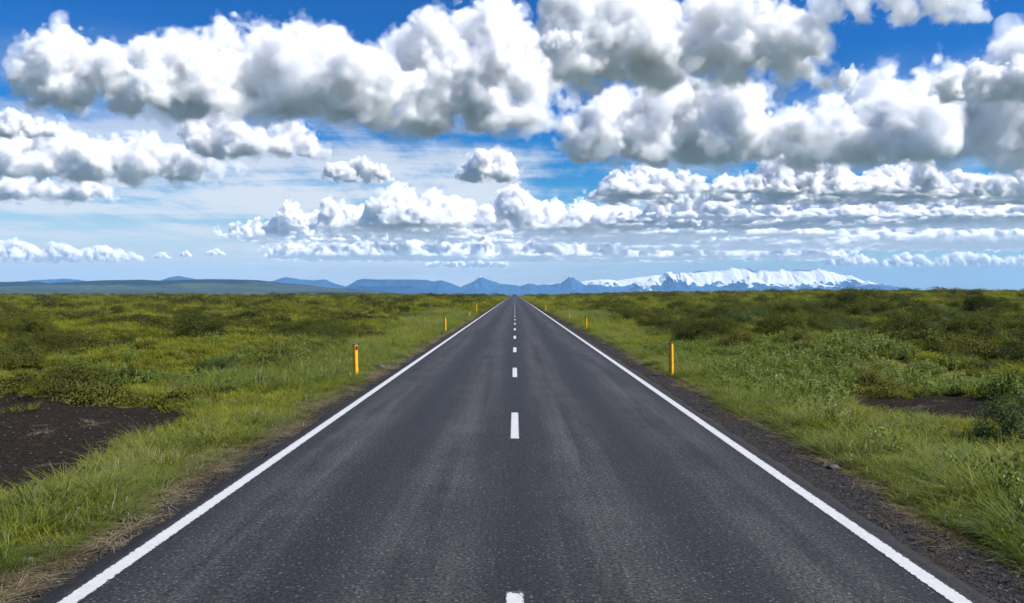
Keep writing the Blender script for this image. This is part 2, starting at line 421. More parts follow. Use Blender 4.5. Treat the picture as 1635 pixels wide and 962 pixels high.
# leafy weeds, mostly near right
x, y = wedge(rng, 16000, 4.5, 34); o_ = out_of(x, y); patch = n2(x, y, 2.2, 67, 3)
keep = (o_ > 1.0) & (soil_mask(x, y) < .35) & (((x > 0) & (patch > -.32) & (o_ < 8)) | (patch > .26)); x, y = thin(keep, x, y)
scatter('weeds', SRC['weed'], 4, x, y, rng.uniform(.45, 1.25, len(x)) * np.where((x > 5.5) & (x < 10) & (y > 10.5) & (y < 16.5), .5, 1), 8, 'leafy green weeds among the roadside grass', 'weeds')
# dry litter by the verge and sparse bits on the soil
n = 2400; y = 3 + 70 * rng.rand(n) ** 1.6; o_ = rng.normal(size=n) * .17 + .12; left = rng.rand(n) < .72
x = np.where(left, -(edge_l(y) + o_), edge_r(y) + o_); keep = rng.rand(n) < sm(-.35, .35, n2(x, y, .9, 68, 3) + .15); x, y = thin(keep, x, y)
x3, y3 = wedge(rng, 9000, 8, 26); k3 = (soil_mask(x3, y3) > .4) & (rng.rand(len(x3)) < .05); x3, y3 = thin(k3, x3, y3)
x = np.concatenate([x, x3]); y = np.concatenate([y, y3])
scatter('dry_litter', SRC['dry'], 4, x, y, rng.uniform(.35, .95, len(x)), 9, 'dry brown stalks lying along the gravel edge', 'dry grass', .1, 0)

# loose stones on the bare soil and the shoulders
def pebble_sources():
    out = []
    for k in range(4):
        bm = bmesh.new(); bmesh.ops.create_icosphere(bm, subdivisions=2, radius=1); P = np.array([v.co[:] for v in bm.verts]); d = 1 + .5 * fbm(P * .9 + k * 5, 2, k)
        for v, q in zip(bm.verts, d): v.co = Vector((v.co.x * q * 1.25, v.co.y * q, v.co.z * q * .7))
        m = bpy.data.meshes.new('pebble'); bm.to_mesh(m); bm.free(); m.materials.append(m_pebble); out.append(bpy.data.objects.new('pebble', m))
    return source_collection('pebble_sources', out)
t = NT('basalt_pebble'); r_ = t.n('ShaderNodeObjectInfo').outputs['Random']
m_pebble = t.surface(t.bsdf(Base_Color=t.mix(t.math('POWER', r_, 2.5), (.012, .011, .0105), (.10, .095, .09)), Roughness=.95, Specular_IOR_Level=.1))
x3, y3 = wedge(rng, 60000, 7, 24); k3 = soil_mask(x3, y3) > .45; x3, y3 = thin(k3, x3, y3)
n = 16000; y = 3 + 40 * rng.rand(n) ** 1.7; o_ = -rng.rand(n) ** .8 * .62 + .08; left = rng.rand(n) < .5
x = np.where(left, -(edge_l(y) + o_), edge_r(y) + o_); x, y = thin(np.abs(x) > 3.5, x, y)
x = np.concatenate([x, x3]); y = np.concatenate([y, y3])
scatter('gravel', pebble_sources(), 4, x, y, .004 + .013 * rng.rand(len(x)) ** 3, 10, 'loose dark stones on the bare soil and the road shoulders', 'gravel', .3, .1)

# ------------------------------------------------------------------ bushes
def bush_meshes(kind, mat, seed, nl=11000, leaf=.021):
    """foliage and twigs of a bush of radius 1 and height 1 (leaf clumps in an uneven dome)"""
    rng = np.random.RandomState(seed)
    nc = 46; c = rng.normal(size=(nc, 3)); c[:, 2] = np.abs(c[:, 2]) * 1.0; c /= np.linalg.norm(c, axis=1)[:, None]
    c *= rng.uniform(.45, .86, (nc, 1)) * (1 + .3 * fbm(c * 1.7 + seed, 2, seed)[:, None]); c[:, 2] = np.maximum(c[:, 2], .10)
    rc = rng.uniform(.16, .32, nc)
    k = rng.randint(0, nc, nl); d = rng.normal(size=(nl, 3)); d /= np.linalg.norm(d, axis=1)[:, None]
    P = c[k] + d * rc[k][:, None] * rng.uniform(.35, 1.05, (nl, 1)); P[:, 2] = np.maximum(P[:, 2], rng.uniform(0, .06, nl))
    D = d * .6 + c[k] * .6 + np.array([0, 0, .35])
    V, Fc = leaf_quads(P, D, leaf, rng, .48)
    fol = mesh_from(kind + '_foliage', V, Fc); fol.materials.append(mat)
    TV = []; TF = []
    for i in range(nc):                                   # twigs from the root to each clump
        a = np.array([rng.normal() * .05, rng.normal() * .05, 0]); b = c[i] + np.array([0, 0, .02]); mid = (a + b) / 2 * np.array([.8, .8, 1.15])
        prev = None
        for q, (p, w) in enumerate(((a, .016), (mid, .010), (b, .004))):
            o = len(TV)
            for s in range(4): TV.append(p + np.array([math.cos(s * 1.571) * w, math.sin(s * 1.571) * w, 0]))
            if prev is not None:
                for s in range(4): TF.append((prev + s, prev + (s + 1) % 4, o + (s + 1) % 4, o + s))
            prev = o
    tw = mesh_from(kind + '_twigs', TV, TF); return fol, tw
tt = NT('twig_bark'); m_twig = tt.surface(tt.bsdf(Base_Color=tt.mix(tt.noise(tt.pos(), 20.0), (.035, .026, .017), (.075, .058, .040)), Roughness=.85))
BM = {}
for k, (kind, mat) in enumerate((('dark', m_dark), ('dark', m_dark), ('dark', m_dark), ('olive', m_olive), ('olive', m_olive), ('green', m_mid))):
    f_, t_ = bush_meshes(kind, mat, 40 + k); t_.materials.append(m_twig); BM.setdefault(kind, []).append((f_, t_))
def pix(X, Y):                                            # ground point seen at photo pixel (X, Y)
    d = F * CAM / (Y - VY); return (X - VX) / F * d, d
def place_bush(kind, x, y, w, h, rot, label, group=None, near=False, v=0, name='bush', dep=None):
    f_, t_ = BM[kind][v % len(BM[kind])]
    z = float(height(np.array([x]), np.array([y]))[0]) - .04 * h
    if near:
        e = bpy.data.objects.new(name, None); COL.objects.link(e); e.location = (x, y, z); e.rotation_euler = (0, 0, rot); e.empty_display_size = .3
        fo = bpy.data.objects.new('foliage', f_); tw = bpy.data.objects.new('stems', t_)
        for q in (fo, tw): COL.objects.link(q); q.parent = e
        o = e
    else:
        o = bpy.data.objects.new(name, f_); COL.objects.link(o); o.location = (x, y, z); o.rotation_euler = (0, 0, rot)
    o.scale = (w / 2, (dep or w) / 2, h)
    return tag(o, label, 'bush', group)
NEAR = [  # kind, X, Ybase (photo), width px, height px, label
    ('dark', 318, 546, 150, 50, 'large dark green domed bush, widest on the left-hand heath'),
    ('olive', 120, 597, 130, 50, 'broad tangled olive bush in front of all others, above the black soil patch'),
    ('olive', 30, 590, 90, 50, 'olive bush cut by the left edge of the photo'),
    ('dark', 205, 592, 60, 30, 'low dark bush at the right end of the tangled olive bush'),
    ('green', 150, 516, 58, 20, 'small rounded green bush behind the large dark domed bush'),
    ('dark', 40, 526, 50, 14, 'flat dark shrub in a hollow near the left edge of the photo'),
    ('dark', 205, 545, 55, 22, 'dark shrub just left of the large domed bush'),
    ('dark', 398, 544, 34, 18, 'little dark shrub touching the right side of the large domed bush'),
    ('green', 346, 586, 74, 20, 'low fresh green bush below the large domed bush'),
    ('green', 52, 624, 84, 28, 'green leafy clump at the left edge above the bare soil'),
    ('dark', 520, 508, 44, 13, 'flat dark shrub left of the second yellow post'),
    ('olive', 1180, 560, 110, 36, 'low olive bush right of the nearest right-hand post'),
    ('olive', 1275, 562, 100, 34, 'olive bush in the middle of the right-hand heath'),
    ('dark', 1322, 530, 160, 32, 'long dark hedge-like bush across the right-hand heath'),
    ('olive', 1390, 616, 130, 46, 'low olive bush behind the small bare patch'),
    ('dark', 1352, 500, 92, 34, 'big dark bush standing up to the skyline under the right-hand mountain'),
    ('dark', 1565, 505, 78, 36, 'tall dark bush near the right edge just below the skyline'),
    ('green', 1480, 512, 90, 26, 'green bush between the two tall dark skyline bushes'),
    ('green', 1612, 702, 120, 84, 'glossy blue-green leafy bush at the right edge, nearest of all on that side'),
    ('dark', 1085, 502, 80, 20, 'dark shrub behind the nearest right-hand post'),
    ('green', 1010, 505, 120, 22, 'bright green shrub bank beside the far right posts'),
]
rb = random.Random(4); used_xy = []
for k, (kind, X, Yb, wp, hp, lab) in enumerate(NEAR):
    x, y = pix(X, Yb); s = y / F
    place_bush(kind, x, y, wp * s * 1.1, hp * s * 1.15, rb.uniform(0, 6.28), lab, 'bushes standing out on the heath', True, k, dep=min(wp * s, 3.5))
    used_xy.append((x, y))
# shrubs dotted over the heath as far as the crest; the 280 that show largest stand alone
cand = []
while len(cand) < 1700:
    yy = 34 * math.exp(rb.random() * math.log(570 / 34)); t = rb.uniform(-.68, .68); xx = t * yy
    if abs(xx) < 7 + yy * .02: continue
    if min((xx - a) ** 2 + (yy - b) ** 2 for a, b in used_xy) < 9: continue
    dn = float(n2(np.array([xx]), np.array([yy * .5]), 14, 71, 2)[0]); 
    if rb.random() > .45 + 1.1 * dn + (.15 if xx > 0 else 0): continue
    w_ = rb.uniform(.9, 2.4) * (1 + yy / 330) * (1.15 if xx > 0 else .9); h_ = w_ * rb.uniform(.28, .5)
    if yy > 200: h_ = min(h_, 1.5) * (1.0 if rb.random() < .72 else 1.9)
    cand.append((w_ / yy, xx, yy, w_, h_))
cand.sort(reverse=True)
for k, (q, xx, yy, w_, h_) in enumerate(cand[:270]):
    kind = rb.choices(['dark', 'olive', 'green'], [.7, .2, .1])[0]; side = 'right-hand' if xx > 0 else 'left-hand'
    lab = {'dark': 'small dark shrub, one of many dotted over the %s heath', 'olive': 'small olive shrub, one of many dotted over the %s heath',
           'green': 'small green shrub, one of many dotted over the %s heath'}[kind] % ('right' if xx > 0 else 'left')
    place_bush(kind, xx, yy, w_, h_, rb.uniform(0, 6.28), lab, kind + ' shrubs dotted over the ' + ('right' if xx > 0 else 'left') + ' heath', False, k)
rest = np.array([(a, b, c) for _, a, b, c, _ in cand[270:]])
far_src = source_collection('shrub_sources', [bpy.data.objects.new('shrub_source', f_) for f_, t_ in BM['dark'] + BM['olive'][:1]])
scatter('shrubbery', far_src, 4, rest[:, 0], rest[:, 1], rest[:, 2] / 2, 12, 'dark shrubs massed along the heath skyline', 'shrubs', .05, .05, .75)

# ------------------------------------------------------------------ yellow marker posts
def mat_simple(name, a, b, scale, rough=.5):
    t = NT(name); p = t.n('ShaderNodeTexCoord').outputs['Object']
    return t.surface(t.bsdf(Base_Color=t.mix(t.range(t.noise(p, scale, 4, .65), .35, .7), a, b), Roughness=rough))
m_post = mat_simple('yellow_post', (.80, .40, .006), (.62, .27, .008), 7.0, .45)
m_cap = mat_simple('grey_cap', (.22, .13, .07), (.12, .08, .05), 12.0)
m_refl = mat_simple('reflector', (.10, .015, .01), (.05, .01, .01), 30.0, .2)
def bevel_box(name, sx, sy, z0, z1, bev, mat):
    bm = bmesh.new(); bmesh.ops.create_cube(bm, size=1)
    for v in bm.verts: v.co = Vector((v.co.x * sx, v.co.y * sy, z0 + (v.co.z + .5) * (z1 - z0)))
    bmesh.ops.bevel(bm, geom=bm.edges[:], offset=bev, segments=2, affect='EDGES'); m = bpy.data.meshes.new(name); bm.to_mesh(m); bm.free()
    m.materials.append(mat); return m
body_m = bevel_box('post_body', .092, .092, -.25, .80, .010, m_post)
cap_m = bevel_box('post_cap', .096, .096, .802, .825, .006, m_cap)
refl_m = bevel_box('post_reflector', .060, .008, .685, .775, .002, m_refl)
POSTS = [  # X, Ybase, Ytop, lean, label
    (568, 598, 549, .05, 'nearest yellow marker post on the left verge, dark reflector near its top'),
    (711, 528, 506.5, .04, 'second yellow marker post on the left verge, well beyond the nearest one'),
    (749, 506.5, 497.5, -.14, 'short leaning yellow marker post, third along the left verge'),
    (761, 497.5, 485, .05, 'upright yellow marker post, fourth along the left verge'),
    (774, 487.5, 480.5, .0, 'tiny yellow marker post farthest along the left verge'),
    (1072, 597, 547, .05, 'nearest yellow marker post on the right verge, tall and clean'),
    (936, 525, 507, .03, 'second yellow marker post on the right verge'),
    (909, 512, 500, .0, 'third yellow marker post on the right verge, in pale grass'),
    (871, 495, 486, -.1, 'tiny orange-yellow marker post farthest along the right verge'),
]
for k, (X, Yb, Yt, lean, lab) in enumerate(POSTS):
    x, y = pix(X, Yb); hgt = (Yb - Yt) / F * y
    z = float(height(np.array([x]), np.array([y]))[0])
    # keep the top where the photo shows it even where the verge lies a little lower than the road
    e = bpy.data.objects.new('marker_post', None); COL.objects.link(e); e.empty_display_size = .3
    e.location = (x, y, z); s = (hgt - z) / .825; e.scale = (min(1.25, max(1, .75 * s + .3)),) * 2 + (s,)
    e.rotation_euler = (0, lean * -.6, R(50))
    tag(e, lab, 'post', 'yellow marker posts along the road')
    for nm, m in (('post_body', body_m), ('cap', cap_m), ('reflector', refl_m)):
        if nm == 'reflector' and k not in (0,): continue
        c = bpy.data.objects.new(nm, m); COL.objects.link(c); c.parent = e
        if nm == 'reflector': c.location = (0, -.050, 0)

# two stones at the gravel edge
def stone(X, Yb, size, label, seed):
    x, y = pix(X, Yb); bm = bmesh.new(); bmesh.ops.create_icosphere(bm, subdivisions=3, radius=size)
    P = np.array([v.co[:] for v in bm.verts]); d = 1 + .45 * fbm(P / size * 1.3 + seed, 3, seed)
    for v, k in zip(bm.verts, d): v.co = Vector((v.co.x * k * 1.3, v.co.y * k, v.co.z * k * .7))
    m = bpy.data.meshes.new('stone'); bm.to_mesh(m); bm.free()
    tag(obj('stone', m, m_stone, None, (x, y, float(height(np.array([x]), np.array([y]))[0]) + size * .25)), label, 'stone')
m_stone = mat_simple('dark_stone', (.035, .033, .032), (.085, .08, .075), 9.0, .85)
stone(606, 585, .13, 'dark stone on the gravel right of the nearest left post', 3)
stone(617, 583, .08, 'smaller dark stone beside a bigger one at the left gravel edge', 6)
stone(1330, 742, .06, 'small dark stone at the grass edge of the right gravel shoulder', 9)

# ------------------------------------------------------------------ hills and mountains
def ridge(name, prof, D, depth, mat, seed, zbase=-16., rough=.22, snow=None, nx=420, nv=60, crest=.55, wav=900., front=1.4):
    """land form with a real front slope, crest and back slope; prof: (X, Ytop) in photo pixels for its skyline at distance D"""
    X = np.array([p[0] for p in prof], float); Yt = np.array([p[1] for p in prof], float)
    px = np.linspace(X[0], X[-1], nx); top = np.interp(px, X, Yt); hz = (VY - top) / F * D + CAM - zbase
    v = np.linspace(0, 1, nv); PX, Vv = np.meshgrid(px, v, indexing='ij'); Hh = np.repeat(hz[:, None], nv, 1)
    y = D + (Vv - crest) * depth; x = (PX - VX) / F * D
    up = np.clip(Vv / crest, 0, 1) ** front; dn = np.clip((1 - Vv) / (1 - crest), 0, 1) ** 1.2
    shp = np.where(Vv < crest, up, dn)
    q = np.stack([x.ravel() / wav * 1.5, y.ravel() / wav * .8, np.full(x.size, seed * 1.7)], 1); q[:, :2] += .55 * np.stack([fbm(q * .9 + 5, 2, seed + 60), fbm(q * .9 + 9, 2, seed + 70)], 1)
    rg = (1 - np.abs(fbm(q, 5, seed, .55)) * 2.4).reshape(x.shape)
    edge = 1 - np.abs(Vv - crest) / np.where(Vv < crest, crest, 1 - crest)
    z = zbase + Hh * shp * (1 + rough * (rg - .6) * (1 - edge ** 4 * .8))
    m = mesh_from(name, np.stack([x.ravel(), y.ravel(), z.ravel()], 1), grid_faces(nx, nv)[:, ::-1], True)
    if snow is not None:
        sy = np.interp(px, [s[0] for s in snow], [s[1] for s in snow]); sl = (VY - sy) / F * D
        a = .5 + (z - np.repeat(sl[:, None], nv, 1)) / 110.
        attr(m, 'snow', np.clip(a, -1, 2).ravel())
    return tag(obj(name, m, mat), kind='structure')
SNOW = (.66, .67, .70)
m_mtn = mat_rock('haze_blue_mountain_rock', (.012, .050, .140), (.026, .085, .20), SNOW)  # rock tinted blue: part of the distance haze is put into its colour
m_blue = mat_rock('haze_blue_far_hill_rock', (.012, .048, .130), (.024, .075, .170))  # far hills carry the same haze blue in their base colour
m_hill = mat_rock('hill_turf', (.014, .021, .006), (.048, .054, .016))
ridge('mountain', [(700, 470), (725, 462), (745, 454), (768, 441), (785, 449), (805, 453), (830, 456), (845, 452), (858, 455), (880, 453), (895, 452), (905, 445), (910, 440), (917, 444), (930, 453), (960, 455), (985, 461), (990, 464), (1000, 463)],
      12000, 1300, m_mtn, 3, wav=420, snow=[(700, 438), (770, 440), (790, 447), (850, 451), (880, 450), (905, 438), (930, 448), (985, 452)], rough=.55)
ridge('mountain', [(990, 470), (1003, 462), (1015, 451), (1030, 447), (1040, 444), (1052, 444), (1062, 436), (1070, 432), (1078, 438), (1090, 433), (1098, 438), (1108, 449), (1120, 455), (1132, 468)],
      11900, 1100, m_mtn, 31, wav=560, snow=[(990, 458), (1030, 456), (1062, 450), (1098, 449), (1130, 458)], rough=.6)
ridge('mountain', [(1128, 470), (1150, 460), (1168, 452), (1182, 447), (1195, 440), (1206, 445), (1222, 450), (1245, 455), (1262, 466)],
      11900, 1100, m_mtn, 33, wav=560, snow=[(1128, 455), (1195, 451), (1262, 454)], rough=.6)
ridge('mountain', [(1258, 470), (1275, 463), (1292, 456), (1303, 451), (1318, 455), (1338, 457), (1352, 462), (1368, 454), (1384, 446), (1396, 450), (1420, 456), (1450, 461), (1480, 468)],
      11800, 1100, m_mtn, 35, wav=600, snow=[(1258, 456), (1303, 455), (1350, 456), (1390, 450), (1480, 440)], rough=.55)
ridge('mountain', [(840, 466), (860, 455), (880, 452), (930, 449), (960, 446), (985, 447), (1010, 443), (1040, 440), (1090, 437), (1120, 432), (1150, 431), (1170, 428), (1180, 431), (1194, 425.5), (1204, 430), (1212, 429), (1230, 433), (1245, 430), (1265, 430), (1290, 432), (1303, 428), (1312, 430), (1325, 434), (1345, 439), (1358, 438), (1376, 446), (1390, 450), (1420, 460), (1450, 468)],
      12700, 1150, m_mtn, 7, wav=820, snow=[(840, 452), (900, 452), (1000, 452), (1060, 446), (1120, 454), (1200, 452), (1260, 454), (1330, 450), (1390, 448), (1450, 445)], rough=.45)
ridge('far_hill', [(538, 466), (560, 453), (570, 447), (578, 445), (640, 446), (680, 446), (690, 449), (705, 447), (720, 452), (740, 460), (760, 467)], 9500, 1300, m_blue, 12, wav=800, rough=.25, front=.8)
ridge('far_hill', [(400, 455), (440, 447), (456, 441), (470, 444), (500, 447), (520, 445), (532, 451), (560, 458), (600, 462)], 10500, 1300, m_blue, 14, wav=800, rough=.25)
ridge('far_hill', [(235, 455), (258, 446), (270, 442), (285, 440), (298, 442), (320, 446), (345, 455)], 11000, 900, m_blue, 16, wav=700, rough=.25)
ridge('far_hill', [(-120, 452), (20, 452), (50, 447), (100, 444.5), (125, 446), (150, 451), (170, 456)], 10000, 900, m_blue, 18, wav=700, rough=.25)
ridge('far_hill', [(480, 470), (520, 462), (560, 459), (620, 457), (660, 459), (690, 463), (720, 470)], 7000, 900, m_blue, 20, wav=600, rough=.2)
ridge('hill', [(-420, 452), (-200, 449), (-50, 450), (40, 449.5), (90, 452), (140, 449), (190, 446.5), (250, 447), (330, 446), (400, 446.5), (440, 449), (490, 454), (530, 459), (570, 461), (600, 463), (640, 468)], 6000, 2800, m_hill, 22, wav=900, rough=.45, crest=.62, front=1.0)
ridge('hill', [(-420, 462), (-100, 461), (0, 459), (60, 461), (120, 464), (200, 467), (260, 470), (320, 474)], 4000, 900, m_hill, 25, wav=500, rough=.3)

# ------------------------------------------------------------------ clouds (real bodies of scattering vapour)
H0 = 1200.0
NV = 144
def _bands():
    """tiling 3-D noise in octave bands"""
    rs = np.random.RandomState(1); w = np.fft.rfftn(rs.normal(size=(NV,) * 3).astype(np.float32))
    k = np.fft.fftfreq(NV) * NV; kz = np.fft.rfftfreq(NV) * NV
    K = np.sqrt(k[:, None, None] ** 2 + k[None, :, None] ** 2 + kz[None, None, :] ** 2); out = []
    for c in (2.2, 4.4, 8.8, 17.6, 35.0):
        f = np.exp(-(np.log2(np.maximum(K, .1) / c) / .62) ** 2); v = np.fft.irfftn(w * f, s=(NV,) * 3).astype(np.float32); out.append(v / v.std())
    fb = sum(v * q for v, q in zip(out, (1, .52, .28, .16, .10))); fb /= fb.std()
    bl = sum((np.abs(v) - .8) * q for v, q in zip(out[1:], (.9, .6, .36, .2))); bl /= bl.std()
    return fb, bl
FB, BL = _bands()
def tri(vol, p):
    """sample a tiling noise volume"""
    p = p % NV; i = np.floor(p).astype(np.int32); f = (p - i).astype(np.float32); i %= NV; j = (i + 1) % NV; o = 0
    for a in (0, 1):
        for b in (0, 1):
            for c in (0, 1):
                w = (f[:, 0] if a else 1 - f[:, 0]) * (f[:, 1] if b else 1 - f[:, 1]) * (f[:, 2] if c else 1 - f[:, 2])
                o = o + w * vol[(j if a else i)[:, 0], (j if b else i)[:, 1], (j if c else i)[:, 2]]
    return o
def iso(g, t, org, h):
    """surface of g > t on a regular grid (surface nets): closed, facing outwards"""
    n = g.shape; S = g > t
    if not S.any(): return None
    c = [S[a:n[0] - 1 + a, b:n[1] - 1 + b, d:n[2] - 1 + d] for a in (0, 1) for b in (0, 1) for d in (0, 1)]
    su = sum(x.astype(np.int8) for x in c); act = (su > 0) & (su < 8); idx = np.full(act.shape, -1, np.int32); I = np.argwhere(act); idx[act] = np.arange(len(I))
    acc = np.zeros((len(I), 3), np.float32); cnt = np.zeros(len(I), np.float32)
    for ax in range(3):
        for u in (0, 1):
            for v in (0, 1):
                o0 = [0, 0, 0]; q = [k for k in range(3) if k != ax]; o0[q[0]] = u; o0[q[1]] = v; o1 = list(o0); o1[ax] = 1
                A = g[I[:, 0] + o0[0], I[:, 1] + o0[1], I[:, 2] + o0[2]]; B = g[I[:, 0] + o1[0], I[:, 1] + o1[1], I[:, 2] + o1[2]]
                m = (A > t) != (B > t); w = np.where(m, (t - A) / np.where(m, B - A, 1), 0); P = np.tile(np.array(o0, np.float32), (len(I), 1)); P[:, ax] += w
                acc += P * m[:, None]; cnt += m
    V = (I + acc / cnt[:, None]) * h + org; F_ = []
    for ax in range(3):
        u, v = (ax + 1) % 3, (ax + 2) % 3; sl0 = [slice(None)] * 3; sl1 = [slice(None)] * 3; sl0[ax] = slice(0, -1); sl1[ax] = slice(1, None)
        E = np.argwhere(S[tuple(sl0)] != S[tuple(sl1)]); E = E[(E[:, u] > 0) & (E[:, v] > 0) & (E[:, u] < n[u] - 1) & (E[:, v] < n[v] - 1)]
        if not len(E): continue
        ins = S[E[:, 0], E[:, 1], E[:, 2]]; Q = []
        for du, dv in ((-1, -1), (0, -1), (0, 0), (-1, 0)):
            C = E.copy(); C[:, u] += du; C[:, v] += dv; Q.append(idx[C[:, 0], C[:, 1], C[:, 2]])
        Q = np.stack(Q, 1); F_.append(np.where(ins[:, None], Q, Q[:, ::-1]))
    return V, np.concatenate(F_)
def puffs(pts, ybase, rmax, seed, step=.9):
    """fill the space between a cloud's top outline (photo pixels) and its base with overlapping puffs"""
    rng = random.Random(seed); X = [p[0] for p in pts]; Y = [p[1] for p in pts]; out = []; x = X[0]
    while x <= X[-1]:
        yt = float(np.interp(x, X, Y)); hgt = max(4, ybase - yt); r = min(rmax * rng.uniform(.6, 1.1), hgt * .6)
        cy = yt + r * .95; out.append((x, cy, r)); yy = cy + r * .9
        while yy < ybase - r * .3:
            r2 = r * rng.uniform(.95, 1.3); out.append((x + rng.uniform(-.5, .5) * r, yy, r2)); yy += r2 * .9
        x += r * step
    return out
_vm = {}
def vapour(dens):
    key = round(math.log(dens) * 12)
    if key not in _vm:
        t = NT('cloud_vapour'); v = t.n('ShaderNodeVolumeScatter', {'Color': (.925, .936, .952), 'Density': math.exp(key / 12), 'Anisotropy': .0})
        t.t.links.new(v.outputs[0], t.out.inputs['Volume']); t.m.cycles.homogeneous_volume = True; _vm[key] = t.m
    return _vm[key]
def cloud_from(g, org, h, s, D, dens, levels, wisp=None):
    """nested bodies of thicker and thicker vapour make one cloud"""
    par = None; cen = org + np.array(g.shape) * h / 2
    for k, (t_, q) in enumerate(levels):
        r = iso(g, t_, org, h)
        if r is None: continue
        m = mesh_from('cloud', (r[0] - cen) * s, r[1], False)
        o = obj('cloud' if par is None else 'thick_vapour', m, vapour(dens * q), par)
        if par is None: par = o; o.location = (cen[0] * s, D + cen[1] * s, cen[2] * s + CAM)
    if wisp is not None:
        for t_, q in ((.0, .045), (.15, .07)):
            r = iso(wisp, t_, org, h)
            if r is not None: obj('torn_wisps', mesh_from('torn_wisps', (r[0] - cen) * s, r[1], False), vapour(dens * q), par)
    return par
LEV = ((-.06, .08), (.08, .22), (.26, .65))
def fields(P, unit, seed):
    rs = np.random.RandomState(seed); sc_ = NV / (5.5 * unit)
    return tri(FB, P * sc_ + rs.rand(3) * NV), tri(BL, P * sc_ * 1.25 + rs.rand(3) * NV)
def puff_cloud(pts, ybase, rmax, df, cut, seed, D=None, ragged=1.0, B=None, slab=0):
    rng = np.random.RandomState(seed); B = B or puffs(pts, ybase, rmax, seed)
    if D is None: D = H0 * F / (VY - ybase)
    s = D / F; mr = float(np.mean([b[2] for b in B])); h = max(.75, min(3.0, mr * .062)) if not isinstance(B[0], tuple) or len(B[0]) < 4 else max(1.25, mr * .1); zb = VY - ybase
    C = np.array([(b[0] - VX, b[3] if len(b) > 3 else (rng.rand() - .5) * 1.2 * b[2], VY - b[1]) for b in B]); Rr = np.array([b[2] for b in B]); pad = mr * 1.0
    lo = (C - Rr[:, None]).min(0) - pad; hi = (C + Rr[:, None]).max(0) + pad; lo[2] = max(lo[2], zb - mr * .75)
    n = np.ceil((hi - lo) / h).astype(int) + 2; G = [lo[k] + np.arange(n[k]) * h for k in range(3)]
    P = np.stack(np.meshgrid(*G, indexing='ij'), -1).reshape(-1, 3).astype(np.float32); sd = np.full(len(P), -9., np.float32)
    shp = sd.reshape(n)
    for c, r in zip(C, Rr):                              # only the part of the grid near each puff
        a = np.maximum(0, np.floor((c - r - 1.25 * mr - lo) / h).astype(int)); b = np.minimum(n, np.ceil((c + r + 1.25 * mr - lo) / h).astype(int) + 1); sl = tuple(slice(a[k], b[k]) for k in range(3))
        d2 = sum(((G[k][sl[k]] - c[k]) ** 2).reshape([-1 if j == k else 1 for j in range(3)]) for k in range(3))
        k_ = (r - np.sqrt(d2)) / mr; old = shp[sl]; hh = np.maximum(.25 - np.abs(k_ - old), 0) / .25
        shp[sl] = np.maximum(k_, old) + hh * hh * .25 * .25
    if slab:                                             # a layer joined along its base
        q = P[:, :2].reshape(n[0], n[1], n[2], 2)[:, :, 0].reshape(-1, 2); w_ = tri(FB, np.concatenate([q, np.zeros((len(q), 1))], 1) * NV / (slab * 14) + seed * 7.7)
        e = np.clip(1.1 - np.abs((q[:, 0] - (lo[0] + hi[0]) / 2) / ((hi[0] - lo[0]) / 2 - pad)) ** 6 - np.abs(q[:, 1] / max(1, (hi[1] - lo[1]) / 2 - pad)) ** 4, -1, 1)
        th = np.repeat((np.where(e > 0, (.10 + .20 * w_) * np.minimum(e * 2, 1), -.5) * slab)[:, None], n[2], 1).reshape(n)
        shp = np.maximum(shp, np.clip((th - (P[:, 2].reshape(n) - zb)) / mr, -9, .5))
    sd = shp.reshape(-1); near = sd > -1.1; fb = np.zeros(len(P), np.float32); bl = np.zeros(len(P), np.float32)
    fb[near], bl[near] = fields(P[near], mr, seed)
    up = np.clip((P[:, 2] - zb) / (mr * 1.6), 0, 1)      # heaped above, torn below
    g = np.minimum(sd, .8) + fb * (.40 - .15 * up) * ragged + bl * (.05 + .11 * up) - .11 - cut
    g = g - np.maximum(0, -sd - .22) * 1.6; g = np.minimum(g, (P[:, 2] - zb) / (mr * .6) + .15 + fb * .2); g = np.where(near, g, -1).reshape(n)
    wf = None
    if mr > 14 or df < .4:
        f2 = np.zeros(len(P), np.float32); f2[near] = tri(FB, P[near] * NV / (4.2 * mr) + seed * 3.3)
        wf = np.minimum(sd, .5) - .10 + (f2 * .42 + fb * .28) * (1.15 - .45 * up); wf = wf - np.maximum(0, -sd - .55) * 1.8; wf = np.minimum(wf, (P[:, 2] - zb) / (mr * .5) + .42 + f2 * .3)
        wf = np.where(near, wf, -1).reshape(n)
    for k in range(3):
        e = [slice(None)] * 3
        for q in (0, -1):
            e[k] = q; g[tuple(e)] = -1
            if wf is not None: wf[tuple(e)] = -1
    if df < .4: return cloud_from(wf, lo, h, s, D, df * 8.0 / (mr * s), ((-.04, .2), (.14, .3), (.34, .4)))     # thin veil, no thick middle
    return cloud_from(g, lo, h, s, D, df * 8.0 / (mr * s), LEV, wf)
def row_blobs(X0, X1, ytop, ybase, depth, seed):
    """heaps of uneven size standing on one level base, some tall, some low, several deep"""
    rng = np.random.RandomState(seed); H = ybase - ytop; out = []; n = int((X1 - X0) / H * 4.6 * depth ** .5)
    for k in range(n):
        x = rng.uniform(X0, X1); big = .5 + .5 * math.sin(x * .021 + seed) * math.sin(x * .0083 + 2.3 * seed); e = min(1, (x - X0) / (1.6 * H) + .25, (X1 - x) / (1.6 * H) + .25)
        r = H * (.15 + .26 * rng.rand() ** 1.3) * (.65 + .5 * big) * e; top = H * e * (.30 + .70 * rng.rand() * (.35 + .75 * big))
        y = rng.uniform(-.5, .5) * depth * H; z = max(top - r, r * .35)
        out.append((x, ybase - z, r, y))
        while z > r * 1.1:
            z -= r * .9; out.append((x + rng.uniform(-.4, .4) * r, ybase - z, r * rng.uniform(1, 1.3), y + rng.uniform(-.5, .5) * r))
    return out
